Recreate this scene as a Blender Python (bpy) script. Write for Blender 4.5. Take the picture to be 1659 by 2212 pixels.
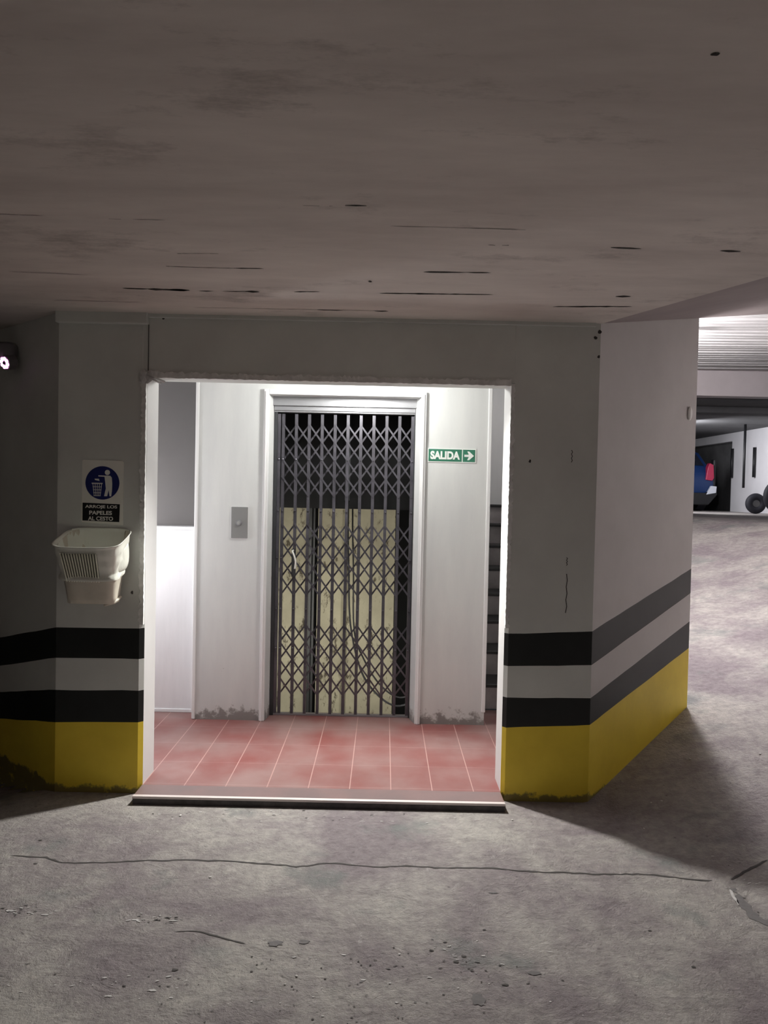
import bpy, bmesh, math, random
from mathutils import Vector, Matrix, noise
random.seed(7)
for o in list(bpy.data.objects): bpy.data.objects.remove(o, do_unlink=True)
sc = bpy.context.scene
COL = sc.collection

# ------------------------------------------------------------------ camera
PITCH, ROLL, FPX = -.0265, .021, 1660.0
cam_d = bpy.data.cameras.new('camera'); cam = bpy.data.objects.new('camera', cam_d); COL.objects.link(cam)
fwd = Vector((0, math.cos(PITCH), math.sin(PITCH)))
up0 = Vector((0, -math.sin(PITCH), math.cos(PITCH))); rt0 = Vector((1, 0, 0))
up1 = up0*math.cos(ROLL)-rt0*math.sin(ROLL); rt1 = rt0*math.cos(ROLL)+up0*math.sin(ROLL)
M = Matrix((rt1, up1, -fwd)).transposed().to_4x4(); M.translation = (0, 0, 1.5)
cam.matrix_world = M
cam_d.sensor_fit = 'HORIZONTAL'; cam_d.sensor_width = 36; cam_d.lens = 36*FPX/1659
cam_d.clip_start = .02; cam_d.clip_end = 200
sc.camera = cam
# ------------------------------------------------------------------ world, view
w = bpy.data.worlds.new('world'); sc.world = w; w.use_nodes = True
w.node_tree.nodes['Background'].inputs[0].default_value = (.9, .92, 1, 1)
w.node_tree.nodes['Background'].inputs[1].default_value = .012
vs = sc.view_settings
vs.view_transform = 'Standard'; vs.look = 'None'; vs.exposure = 0; vs.gamma = 1; vs.use_curve_mapping = False
# ------------------------------------------------------------------ lights (lamps of the place, and added fills marked so)
LOBBY_W, SPOT_W, SIDE_W, RAMP_W, UPPER_W, REAR_W, SHAFT_W = 36, 265, 19, 300, 80, 9, 13
LOBBY_P = (-.15, 4.42, 2.185)
def lamp(name, loc, power, kind='POINT', size=.06, rot=None, color=(1, 1, 1), sx=None, sy=None):
    d = bpy.data.lights.new(name, kind); d.energy = power; d.color = color
    if kind == 'POINT': d.shadow_soft_size = size
    else:
        d.shape = 'RECTANGLE'; d.size = sx; d.size_y = sy
    o = bpy.data.objects.new(name, d); o.location = loc
    if rot: o.rotation_euler = rot
    COL.objects.link(o); return o
lamp('lobby_light', LOBBY_P, LOBBY_W, size=.06, color=(1, 1, .96))
lamp('lobby_side_fill', (-1.88, 4.60, 1.25), SIDE_W, size=.05, color=(.98, .97, 1))  # added out of view, brightens the parapet
sp_l = lamp('lobby_spill_fill', LOBBY_P, SPOT_W, kind='POINT', color=(1, .985, .94)); sp_l.data.type = 'SPOT'  # added at the lobby lamp, strengthens the spill on the garage floor
sp_l.data.spot_size = math.radians(106); sp_l.data.spot_blend = .6; sp_l.data.shadow_soft_size = .05
sp_l.rotation_euler = Vector((.1, -1.75, -2.2)).to_track_quat('-Z', 'Y').to_euler()
for x_ in (-.86, .35): lamp('shaft_fill_light', (x_, 5.13, .45), SHAFT_W, kind='AREA', sx=.06, sy=1.3, rot=Vector((-.3-x_*.6, 1.45, -.1)).to_track_quat('-Z', 'Z').to_euler(), color=(1, .95, .82))  # added unseen strips that light the shaft back wall
lamp('ramp_light', (1.955, 5.3, 2.82), RAMP_W, size=.06, color=(1, .96, .98))
lamp('ramp_far_fill', (2.9, 8.2, 3.05), 75, size=.06, color=(1, .96, .98))  # added further up the ramp, brightens the ribs and beam
lamp('stair_fill_light', (1.35, 6.6, 2.6), 14, size=.05, color=(1, .95, .95))  # added unseen, brightens the stairs and the wall behind them
lamp('upper_light', (5.6, 14.6, 2.72), UPPER_W, kind='AREA', sx=.2, sy=1.2, rot=Vector((2.1, 1.0, -.75)).to_track_quat('-Z', 'Y').to_euler(), color=(.97, .97, 1))
lamp('rear_fill_light', (.6, -2.2, 2.2), REAR_W, kind='AREA', sx=1.2, sy=.3, color=(1, .93, .93))  # fill added behind the camera, without a fixture

# ------------------------------------------------------------------ helpers
def tag(o, label=None, cat=None, group=None, kind=None):
    if label: o['label'] = label
    if cat: o['category'] = cat
    if group: o['group'] = group
    if kind: o['kind'] = kind
    return o
def empty(name, loc, label, cat, group=None, rz=0):
    o = bpy.data.objects.new(name, None); o.location = loc; o.rotation_euler = (0, 0, rz)
    o.empty_display_size = .1; COL.objects.link(o); return tag(o, label, cat, group)
def obj(name, bm, mats, parent=None, smooth=False, loc=None, bevel=0, seg=2):
    me = bpy.data.meshes.new(name)
    bmesh.ops.recalc_face_normals(bm, faces=bm.faces)
    bm.to_mesh(me); bm.free()
    if not isinstance(mats, (list, tuple)): mats = [mats]
    for m in mats: me.materials.append(m)
    if smooth:
        for p in me.polygons: p.use_smooth = True
    o = bpy.data.objects.new(name, me); COL.objects.link(o)
    if parent: o.parent = parent
    if loc: o.location = loc
    if bevel:
        b = o.modifiers.new('b', 'BEVEL'); b.width = bevel; b.segments = seg; b.limit_method = 'ANGLE'; b.angle_limit = .6
    return o
def struct(name, bm, mats, **k):
    o = obj(name, bm, mats, **k); o['kind'] = 'structure'; return o
def box(bm, x0, x1, y0, y1, z0, z1, mi=0):
    v = [bm.verts.new(p) for p in ((x0,y0,z0),(x1,y0,z0),(x1,y1,z0),(x0,y1,z0),(x0,y0,z1),(x1,y0,z1),(x1,y1,z1),(x0,y1,z1))]
    for f in ((0,3,2,1),(4,5,6,7),(0,1,5,4),(1,2,6,5),(2,3,7,6),(3,0,4,7)):
        fc = bm.faces.new([v[i] for i in f]); fc.material_index = mi
    return v
def poly_prism(bm, pts, z0, z1, mi=0):
    """pts (x,y) outline; z0,z1 numbers or functions of (x,y)"""
    f0 = z0 if callable(z0) else (lambda x, y: z0); f1 = z1 if callable(z1) else (lambda x, y: z1)
    a = [bm.verts.new((x, y, f0(x, y))) for x, y in pts]; b = [bm.verts.new((x, y, f1(x, y))) for x, y in pts]
    n = len(pts); fs = [bm.faces.new(a[::-1]), bm.faces.new(b)]
    for i in range(n): fs.append(bm.faces.new((a[i], a[(i+1)%n], b[(i+1)%n], b[i])))
    for f in fs: f.material_index = mi
def xz_prism(bm, pts, y0, y1, mi=0):
    a = [bm.verts.new((x, y0, z)) for x, z in pts]; b = [bm.verts.new((x, y1, z)) for x, z in pts]
    n = len(pts); fs = [bm.faces.new(a), bm.faces.new(b[::-1])]
    for i in range(n): fs.append(bm.faces.new((a[i], b[i], b[(i+1)%n], a[(i+1)%n])))
    for f in fs: f.material_index = mi
def tube(bm, pts, r, n=8, mi=0, cap=True):
    pts = [Vector(p) for p in pts]; rings = []
    rs = r if isinstance(r, (list, tuple)) else [r]*len(pts)
    for i, p in enumerate(pts):
        t = (pts[min(i+1, len(pts)-1)]-pts[max(i-1, 0)]).normalized()
        a = t.cross(Vector((0, 0, 1)) if abs(t.z) < .9 else Vector((1, 0, 0))).normalized(); b = t.cross(a)
        rings.append([bm.verts.new(p+rs[i]*(a*math.cos(2*math.pi*k/n)+b*math.sin(2*math.pi*k/n))) for k in range(n)])
    for i in range(len(rings)-1):
        for k in range(n):
            f = bm.faces.new((rings[i][k], rings[i][(k+1)%n], rings[i+1][(k+1)%n], rings[i+1][k])); f.material_index = mi; f.smooth = True
    if cap:
        bm.faces.new(rings[0][::-1]).material_index = mi; bm.faces.new(rings[-1]).material_index = mi
def spline(pts, n=8):
    P = [Vector(p) for p in pts]; out = []
    for i in range(len(P)-1):
        p0 = P[max(i-1, 0)]; p1 = P[i]; p2 = P[i+1]; p3 = P[min(i+2, len(P)-1)]
        for k in range(n):
            t = k/n
            out.append(.5*((2*p1)+(p2-p0)*t+(2*p0-5*p1+4*p2-p3)*t*t+(3*p1-p0-3*p2+p3)*t**3))
    out.append(P[-1]); return out
def text_mesh(body, size, offset=0.0, sx=1.0, spacing=1.0):
    c = bpy.data.curves.new('t', 'FONT'); c.body = body; c.size = size; c.align_x = 'CENTER'; c.align_y = 'CENTER'
    c.offset = offset; c.extrude = .0006; c.space_character = spacing
    o = bpy.data.objects.new('t', c); COL.objects.link(o)
    dg = bpy.context.evaluated_depsgraph_get(); me = bpy.data.meshes.new_from_object(o.evaluated_get(dg))
    bm = bmesh.new(); bm.from_mesh(me); bpy.data.objects.remove(o, do_unlink=True)
    xs = [v.co.x for v in bm.verts]; ys = [v.co.y for v in bm.verts]
    cx = (max(xs)+min(xs))/2; cy = (max(ys)+min(ys))/2
    for v in bm.verts:
        v.co = Vector(((v.co.x-cx)*sx, -v.co.z, v.co.y-cy))
    return bm, (max(xs)-min(xs))*sx, max(ys)-min(ys)
def put_text(bm_dst, body, size, x, y, z, offset=0, width=None, height=None):
    b, wd, ht = text_mesh(body, size, offset)
    fx = width/wd if width else 1; fz = height/ht if height else 1
    vm = {}
    for v in b.verts: vm[v] = bm_dst.verts.new((x+v.co.x*fx, y+v.co.y, z+v.co.z*fz))
    for f in b.faces:
        try: bm_dst.faces.new([vm[v] for v in f.verts])
        except ValueError: pass
    b.free()

# ------------------------------------------------------------------ materials
def mat(name, col, rough=.6, metal=0, spec=.4, noise_amt=0, noise_scale=4, col2=None, bump=0, bump_scale=40,
        stretch=(1, 1, 1), emit=None, estr=0, trans=0, detail=6, dirt=None):
    m = bpy.data.materials.new(name); m.use_nodes = True; nt = m.node_tree; N = nt.nodes; L = nt.links
    b = N['Principled BSDF']; b.inputs['Base Color'].default_value = (*col, 1)
    b.inputs['Roughness'].default_value = rough; b.inputs['Metallic'].default_value = metal
    b.inputs['Specular IOR Level'].default_value = spec
    if trans: b.inputs['Subsurface Weight'].default_value = trans
    g = N.new('ShaderNodeNewGeometry'); mp = N.new('ShaderNodeMapping'); mp.inputs['Scale'].default_value = stretch
    L.new(g.outputs['Position'], mp.inputs['Vector'])
    last = None
    if noise_amt or col2:
        n = N.new('ShaderNodeTexNoise'); n.inputs['Scale'].default_value = noise_scale; n.inputs['Detail'].default_value = detail
        n.inputs['Roughness'].default_value = .62
        L.new(mp.outputs[0], n.inputs['Vector'])
        r = N.new('ShaderNodeValToRGB'); r.color_ramp.elements[0].position = .32; r.color_ramp.elements[1].position = .68
        c2 = col2 or tuple(c*(1-noise_amt) for c in col)
        r.color_ramp.elements[0].color = (*c2, 1); r.color_ramp.elements[1].color = (*col, 1)
        L.new(n.outputs[0], r.inputs[0]); last = r.outputs[0]
        L.new(last, b.inputs['Base Color'])
    if dirt:   # (z height, colour, noise scale, amount): scuffs and grime patches near the foot of a surface
        zh, dc, ds, da = dirt
        n = N.new('ShaderNodeTexNoise'); n.inputs['Scale'].default_value = ds; n.inputs['Detail'].default_value = 8
        n.inputs['Roughness'].default_value = .7; L.new(g.outputs['Position'], n.inputs['Vector'])
        sp = N.new('ShaderNodeSeparateXYZ'); L.new(g.outputs['Position'], sp.inputs[0])
        mr = N.new('ShaderNodeMapRange'); mr.inputs[1].default_value = zh; mr.inputs[2].default_value = zh*.25
        mr.inputs[3].default_value = 0; mr.inputs[4].default_value = .38; L.new(sp.outputs[2], mr.inputs[0])
        ad = N.new('ShaderNodeMath'); ad.operation = 'ADD'; L.new(n.outputs[0], ad.inputs[0]); L.new(mr.outputs[0], ad.inputs[1])
        rr = N.new('ShaderNodeMapRange'); rr.inputs[1].default_value = .68; rr.inputs[2].default_value = .8
        rr.inputs[4].default_value = da; L.new(ad.outputs[0], rr.inputs[0])
        mx = N.new('ShaderNodeMixRGB'); mx.inputs[2].default_value = (*dc, 1); L.new(rr.outputs[0], mx.inputs[0])
        if last: L.new(last, mx.inputs[1])
        else: mx.inputs[1].default_value = (*col, 1)
        last = mx.outputs[0]; L.new(last, b.inputs['Base Color'])
    if bump:
        n2 = N.new('ShaderNodeTexNoise'); n2.inputs['Scale'].default_value = bump_scale; n2.inputs['Detail'].default_value = 6
        L.new(mp.outputs[0], n2.inputs['Vector'])
        bp = N.new('ShaderNodeBump'); bp.inputs['Strength'].default_value = bump; bp.inputs['Distance'].default_value = .01
        L.new(n2.outputs[0], bp.inputs['Height']); L.new(bp.outputs[0], b.inputs['Normal'])
    if emit:
        b.inputs['Emission Color'].default_value = (*emit, 1); b.inputs['Emission Strength'].default_value = estr
    return m

def concrete_floor():
    m = bpy.data.materials.new('garage_concrete'); m.use_nodes = True; nt = m.node_tree; N = nt.nodes; L = nt.links
    b = N['Principled BSDF']; g = N.new('ShaderNodeNewGeometry')
    def ns(scale, detail=6, rough=.6, stretch=None, dist=0):
        n = N.new('ShaderNodeTexNoise'); n.inputs['Scale'].default_value = scale; n.inputs['Detail'].default_value = detail
        n.inputs['Roughness'].default_value = rough; n.inputs['Distortion'].default_value = dist
        if stretch:
            mp = N.new('ShaderNodeMapping'); mp.inputs['Scale'].default_value = stretch
            L.new(g.outputs['Position'], mp.inputs[0]); L.new(mp.outputs[0], n.inputs['Vector'])
        else: L.new(g.outputs['Position'], n.inputs['Vector'])
        return n.outputs[0]
    def ramp(src, p0, p1, c0, c1):
        r = N.new('ShaderNodeValToRGB'); r.color_ramp.elements[0].position = p0; r.color_ramp.elements[1].position = p1
        r.color_ramp.elements[0].color = (*c0, 1); r.color_ramp.elements[1].color = (*c1, 1); L.new(src, r.inputs[0]); return r.outputs[0]
    def mix(fac, a, bb, mode='MIX', f=None):
        x = N.new('ShaderNodeMixRGB'); x.blend_type = mode
        if f is not None: x.inputs[0].default_value = f
        else: L.new(fac, x.inputs[0])
        L.new(a, x.inputs[1])
        if isinstance(bb, tuple): x.inputs[2].default_value = (*bb, 1)
        else: L.new(bb, x.inputs[2])
        return x.outputs[0]
    base = ramp(ns(1.7, 7, .6, dist=.5), .38, .62, (.275, .238, .248), (.455, .43, .40))
    fine = ramp(ns(22, 8, .7), .3, .7, (.68, .665, .68), (1.20, 1.20, 1.18))
    c = mix(None, base, fine, 'MULTIPLY', 1)
    # green-grey oil stains, pale flaked patches, small dark pits
    c = mix(ramp(ns(2.3, 6, .6), .58, .68, (0, 0, 0), (.7, .7, .7)), c, (.19, .21, .20))
    c = mix(ramp(ns(9, 10, .8, dist=1.2), .60, .66, (0, 0, 0), (.5, .5, .5)), c, (.58, .54, .54))
    v = N.new('ShaderNodeTexVoronoi'); v.inputs['Scale'].default_value = 9; v.inputs['Randomness'].default_value = 1
    L.new(g.outputs['Position'], v.inputs['Vector'])
    c = mix(ramp(v.outputs['Distance'], .03, .07, (.6, .6, .6), (0, 0, 0)), c, (.10, .09, .09))
    L.new(c, b.inputs['Base Color'])
    b.inputs['Roughness'].default_value = .72; b.inputs['Specular IOR Level'].default_value = .35
    s = N.new('ShaderNodeMath'); s.operation = 'ADD'
    m1 = N.new('ShaderNodeMath'); m1.operation = 'MULTIPLY'; m1.inputs[1].default_value = 2.2; L.new(ns(7, 8, .65, dist=.6), m1.inputs[0])
    L.new(m1.outputs[0], s.inputs[0]); L.new(ns(60, 6, .7), s.inputs[1])
    bp = N.new('ShaderNodeBump'); bp.inputs['Strength'].default_value = .8; bp.inputs['Distance'].default_value = .015
    L.new(s.outputs[0], bp.inputs['Height']); L.new(bp.outputs[0], b.inputs['Normal'])
    return m
M_floor = concrete_floor()
M_crack = mat('crack_dark', (.075, .068, .065), .9)
M_pit = mat('worn_pit', (.16, .15, .15), .9, bump=.4)
M_flake = mat('pale_flake', (.55, .53, .52), .8, bump=.6, bump_scale=60)
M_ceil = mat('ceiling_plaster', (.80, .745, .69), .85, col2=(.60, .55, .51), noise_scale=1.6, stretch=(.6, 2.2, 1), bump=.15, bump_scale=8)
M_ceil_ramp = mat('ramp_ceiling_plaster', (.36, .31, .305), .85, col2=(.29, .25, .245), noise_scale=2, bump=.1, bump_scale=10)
M_ceilmark = mat('ceiling_seam_dark', (.04, .035, .03), .9)
M_ceilpale = mat('ceiling_seam_pale', (.62, .56, .55), .9)
M_wall = mat('garage_white_paint', (.74, .76, .72), .55, col2=(.63, .64, .61), noise_scale=2.2, bump=.12, bump_scale=6)
M_wall_p = mat('ramp_wall_paint', (.70, .67, .65), .55, col2=(.62, .59, .57), noise_scale=2.2, bump=.12, bump_scale=6)
M_black = mat('black_band_paint', (.012, .014, .013), .45, noise_amt=.4, noise_scale=5)
M_yellow = mat('yellow_band_paint', (.95, .72, .065), .5, col2=(.82, .60, .05), noise_scale=3, bump=.15, bump_scale=7,
               dirt=(.06, (.10, .085, .05), 14, .8))
M_lobby = mat('lobby_white_paint', (.68, .69, .675), .5, col2=(.61, .62, .615), noise_scale=3, stretch=(3, 3, .5), bump=.08, bump_scale=6,
              dirt=(.17, (.16, .14, .13), 18, .8))
M_reveal = mat('white_reveal', (.66, .655, .65), .5, noise_amt=.06, noise_scale=4, bump=.1, bump_scale=9)
M_shade_wall = mat('shade_grey_wall', (.165, .158, .155), .9, spec=.1, noise_amt=.05, noise_scale=2)  # dim light on this wall is put into its grey
M_parapet = mat('parapet_white', (.86, .86, .88), .5, noise_amt=.08, noise_scale=4, stretch=(3, 3, .4))
M_trimw = mat('chipped_plaster', (.92, .92, .90), .8, col2=(.66, .66, .64), noise_scale=18, bump=.6, bump_scale=30)
M_arch = mat('moulding_white', (.80, .80, .80), .45)
M_steel = mat('rail_steel', (.36, .36, .38), .4, metal=.5, noise_amt=.2, noise_scale=12, stretch=(.3, 3, 3))
M_gate = mat('gate_steel', (.125, .12, .14), .3, metal=.4, noise_amt=.35, noise_scale=10)
M_gate_d = mat('gate_channel_dark', (.05, .052, .056), .45, metal=.4)
M_void = mat('shaft_black', (.006, .006, .007), .8)
M_shaft = mat('shaft_render', (.52, .49, .37), .85, col2=(.36, .33, .25), noise_scale=2.6, bump=.4, bump_scale=12)
def add_speckle(m, scale, col, lo, hi, stretch=(1, 1, 1)):
    nt = m.node_tree; N = nt.nodes; L = nt.links; b = N['Principled BSDF']
    src = b.inputs['Base Color'].links[0].from_socket
    g = N.new('ShaderNodeNewGeometry'); mp = N.new('ShaderNodeMapping'); mp.inputs['Scale'].default_value = stretch
    L.new(g.outputs['Position'], mp.inputs[0])
    n = N.new('ShaderNodeTexNoise'); n.inputs['Scale'].default_value = scale; n.inputs['Detail'].default_value = 8; n.inputs['Roughness'].default_value = .75
    L.new(mp.outputs[0], n.inputs['Vector'])
    r = N.new('ShaderNodeMapRange'); r.inputs[1].default_value = lo; r.inputs[2].default_value = hi; L.new(n.outputs[0], r.inputs[0])
    x = N.new('ShaderNodeMixRGB'); x.inputs[2].default_value = (*col, 1); L.new(r.outputs[0], x.inputs[0]); L.new(src, x.inputs[1])
    L.new(x.outputs[0], b.inputs['Base Color'])
add_speckle(M_shaft, 9, (.09, .075, .055), .55, .62, (1.6, 1, .7))
add_speckle(M_ceil, 1.3, (.38, .345, .32), .56, .72, (.9, 2.2, 1))
add_speckle(M_yellow, 5, (.20, .15, .03), .68, .74, (3, 3, .4))
def tiles():
    m = bpy.data.materials.new('red_floor_tile'); m.use_nodes = True; nt = m.node_tree; N = nt.nodes; L = nt.links
    b = N['Principled BSDF']; g = N.new('ShaderNodeNewGeometry'); sp = N.new('ShaderNodeSeparateXYZ'); L.new(g.outputs['Position'], sp.inputs[0])
    def joint(out, off, per, wd):
        a = N.new('ShaderNodeMath'); a.operation = 'SUBTRACT'; a.inputs[1].default_value = off-40*per; L.new(out, a.inputs[0])
        md = N.new('ShaderNodeMath'); md.operation = 'MODULO'; md.inputs[1].default_value = per; L.new(a.outputs[0], md.inputs[0])
        c = N.new('ShaderNodeMath'); c.operation = 'LESS_THAN'; c.inputs[1].default_value = wd; L.new(md.outputs[0], c.inputs[0]); return c.outputs[0]
    j1 = joint(sp.outputs[0], -.346, .203, .0045); j2 = joint(sp.outputs[1], 3.755, .305, .003)
    n = N.new('ShaderNodeTexNoise'); n.inputs['Scale'].default_value = 2.6; n.inputs['Detail'].default_value = 6; L.new(g.outputs['Position'], n.inputs['Vector'])
    r = N.new('ShaderNodeValToRGB'); e = r.color_ramp.elements
    e[0].position = .36; e[0].color = (.215, .070, .064, 1); e[1].position = .64; e[1].color = (.27, .165, .155, 1)
    L.new(n.outputs[0], r.inputs[0])
    x = N.new('ShaderNodeMixRGB'); L.new(j1, x.inputs[0]); L.new(r.outputs[0], x.inputs[1]); x.inputs[2].default_value = (.44, .27, .245, 1)
    h = N.new('ShaderNodeMath'); h.operation = 'MULTIPLY'; h.inputs[1].default_value = .3; L.new(j2, h.inputs[0])
    y = N.new('ShaderNodeMixRGB'); L.new(h.outputs[0], y.inputs[0]); L.new(x.outputs[0], y.inputs[1]); y.inputs[2].default_value = (.62, .45, .42, 1)
    L.new(y.outputs[0], b.inputs['Base Color'])
    b.inputs['Roughness'].default_value = .38
    n2 = N.new('ShaderNodeTexNoise'); n2.inputs['Scale'].default_value = 5; L.new(g.outputs['Position'], n2.inputs['Vector'])
    rr = N.new('ShaderNodeMapRange'); rr.inputs[3].default_value = .3; rr.inputs[4].default_value = .6; L.new(n2.outputs[0], rr.inputs[0]); L.new(rr.outputs[0], b.inputs['Roughness'])
    return m
M_tile = tiles()
M_step = mat('step_edge_dark', (.10, .09, .09), .6, noise_amt=.5, noise_scale=20)
M_nosing = mat('step_nosing_pale', (.72, .64, .62), .4)
M_stepgrey = mat('grey_threshold_tile', (.17, .135, .135), .4, col2=(.25, .16, .155), noise_scale=3)
M_stair = mat('stair_stone', (.34, .31, .31), .35, noise_amt=.3, noise_scale=8)
M_stairnose = mat('stair_nosing', (.012, .012, .012), .4)
M_rib = mat('ribbed_concrete', (.68, .67, .67), .7, noise_amt=.25, noise_scale=3, stretch=(.3, 3, 1))
M_beam = mat('beam_paint', (.60, .55, .56), .6, noise_amt=.06)
M_far = mat('far_white_paint', (.74, .73, .76), .6, noise_amt=.12, noise_scale=1.2)
M_dkgrey = mat('dark_grey_paint', (.16, .16, .165), .8, noise_amt=.3, noise_scale=3)
M_upceil = mat('upper_ceiling_grey', (.13, .13, .135), .8, noise_amt=.35, noise_scale=1)
M_blackp = mat('black_plastic', (.008, .008, .01), .5)
M_rubber = mat('tyre_rubber', (.012, .012, .018), .7)
M_whitep = mat('white_plastic', (.75, .75, .70), .4)
M_dim = mat('camera_plastic', (.20, .19, .20), .4)

# ------------------------------------------------------------------ level functions (ramp up on the right, ramp down on the left)
PR = (1.025, 3.72); G = (.909, .417); SL = .2155
def ramp_s(x, y): return G[0]*(x-PR[0])+G[1]*(y-PR[1])
UP = 1.22
def floor_z(x, y):
    s = ramp_s(x, y)*SL
    if s > 0: return min(s, UP)
    d = -.75*(x+1.58)+.66*(y-3.72)
    if d > 0 and x < -1.2: return max(-.2*d, -1.0)
    return 0
def ceil_z(x, y): return 2.33+max(0, ramp_s(x, y))*SL

# ------------------------------------------------------------------ floor
def in_lobby(x, y):
    if y < 3.82: return False
    return x > -1.66-(y-3.72)*1.1395 and x < min(.92+(y-3.72)*.9375, 1.74) and y < 24
bm = bmesh.new(); ST = .1
xs = [-6+ST*i for i in range(int(14.4/ST)+1)]; ys = [-4+ST*i for i in range(int(27/ST)+1)]
vt = {}
def gv(i, j):
    if (i, j) not in vt: vt[i, j] = bm.verts.new((xs[i], ys[j], floor_z(xs[i], ys[j])))
    return vt[i, j]
for i in range(len(xs)-1):
    for j in range(len(ys)-1):
        cx, cy = xs[i]+ST/2, ys[j]+ST/2
        if in_lobby(cx, cy) or (cy > 9.3 and cx < 1.6) or (cy > 5 and cx > .9*cy+2): continue
        bm.faces.new((gv(i, j), gv(i+1, j), gv(i+1, j+1), gv(i, j+1)))
def ribbon(bm, pts, wd, mi, jit=.006, zf=None, dz=.0015, seg=.035, flip=False):
    P = [];
    for a, b in zip(pts[:-1], pts[1:]):
        n = max(1, int((Vector(b)-Vector(a)).length/seg))
        for k in range(n): P.append(Vector(a).lerp(Vector(b), k/n))
    P.append(Vector(pts[-1])); prev = None
    for i, p in enumerate(P):
        t = (P[min(i+1, len(P)-1)]-P[max(i-1, 0)]).normalized(); nrm = Vector((-t.y, t.x))
        p = p+nrm*(random.uniform(-jit, jit)*.6+jit*3*noise.noise(Vector((p.x*5, p.y*5, wd*100)))); ww = wd*random.uniform(.4, 1)*.5
        if i in (0, len(P)-1): ww *= .2
        zz = zf(p.x, p.y)+dz
        a = bm.verts.new((p.x+nrm.x*ww, p.y+nrm.y*ww, zz)); b = bm.verts.new((p.x-nrm.x*ww, p.y-nrm.y*ww, zz))
        if prev: bm.faces.new((prev[0], prev[1], b, a)).material_index = mi
        prev = (a, b)
def blot(bm, x, y, rx, ry, mi, zf, dz, n=14, ang=0):
    vs_ = []
    for k in range(n):
        t = 2*math.pi*k/n; r = random.uniform(.6, 1.1)
        px, py = rx*r*math.cos(t), ry*r*math.sin(t)
        qx = x+px*math.cos(ang)-py*math.sin(ang); qy = y+px*math.sin(ang)+py*math.cos(ang)
        vs_.append(bm.verts.new((qx, qy, zf(qx, qy)+dz)))
    bm.faces.new(vs_).material_index = mi
ribbon(bm, [(-1.48,3.056),(-1.33,3.055),(-1.248,3.016),(-1.043,3.033),(-.771,3.056),(-.585,3.057),(-.319,3.018),(-.211,3.05),(.031,3.037),(.346,3.043),(.619,3.013),(.858,3.012),(1.082,3.022),(1.249,2.978),(1.327,2.97)], .012, 1, .006, floor_z, seg=.022)
ribbon(bm, [(1.33,2.975),(1.36,2.955),(1.419,2.992),(1.576,3.054)], .014, 1, .005, floor_z, seg=.02)
ribbon(bm, [(1.385,2.95),(1.36,2.902),(1.342,2.80)], .014, 3, .008, floor_z, seg=.02)
ribbon(bm, [(1.375,2.88),(1.362,2.80),(1.36,2.72),(1.40,2.66)], .045, 2, .006, floor_z, seg=.02)
ribbon(bm, [(-.68,2.555),(-.596,2.561),(-.511,2.529),(-.427,2.492)], .008, 1, .003, floor_z, seg=.02)
for x, y, rx, ry, mi in ((-.33,2.50,.03,.018,2),(-.235,2.51,.022,.016,2),(.50,2.37,.03,.011,2),(.31,2.24,.022,.03,2),(-.62,2.35,.014,.007,1),
                         (.29,2.45,.01,.006,1),(.26,2.42,.012,.008,1),(.40,2.31,.012,.006,1),(-1.28,2.66,.02,.006,3),(-1.15,2.64,.015,.005,3),
                         (-.83,2.62,.014,.005,3),(-.70,2.62,.018,.005,3),(-.78,2.22,.012,.005,3),(-.66,2.25,.015,.006,3),(1.37,2.93,.018,.05,2),
                         (.95,2.62,.008,.005,1),(1.02,2.42,.009,.005,1),(.44,2.85,.02,.006,2),(-1.42,3.2,.01,.006,1),(-1.35,3.0,.01,.006,1)):
    blot(bm, x, y, rx, ry, mi, floor_z, .0018)
for k in range(90):
    x = random.gauss(-.08, .3); y = random.uniform(2.12, 2.5)
    blot(bm, x, y, random.uniform(.002, .006), random.uniform(.0015, .004), random.choice((1, 3, 1, 2)), floor_z, .002, 7)
for cx_, cy_, sx_, sy_, n_ in ((-1.25,2.66,.10,.02,26),(-.72,2.63,.10,.018,26),(-.75,2.28,.12,.03,20),(.25,2.4,.22,.08,40),(1.42,2.9,.04,.1,14),(-1.15,2.3,.2,.08,16)):
    for k in range(n_):
        blot(bm, random.gauss(cx_, sx_), random.gauss(cy_, sy_), random.uniform(.003, .011), random.uniform(.0015, .004), random.choice((3, 3, 1, 2)), floor_z, .002, 8, random.uniform(-.5, .5))
for k in range(40):
    x = random.uniform(-1.1, .6); y = random.uniform(3.42, 3.56)
    blot(bm, x, y, random.uniform(.003, .012), random.uniform(.002, .005), random.choice((3, 3, 1)), floor_z, .002, 7)
struct('floor', bm, [M_floor, M_crack, M_pit, M_flake], smooth=False)

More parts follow.
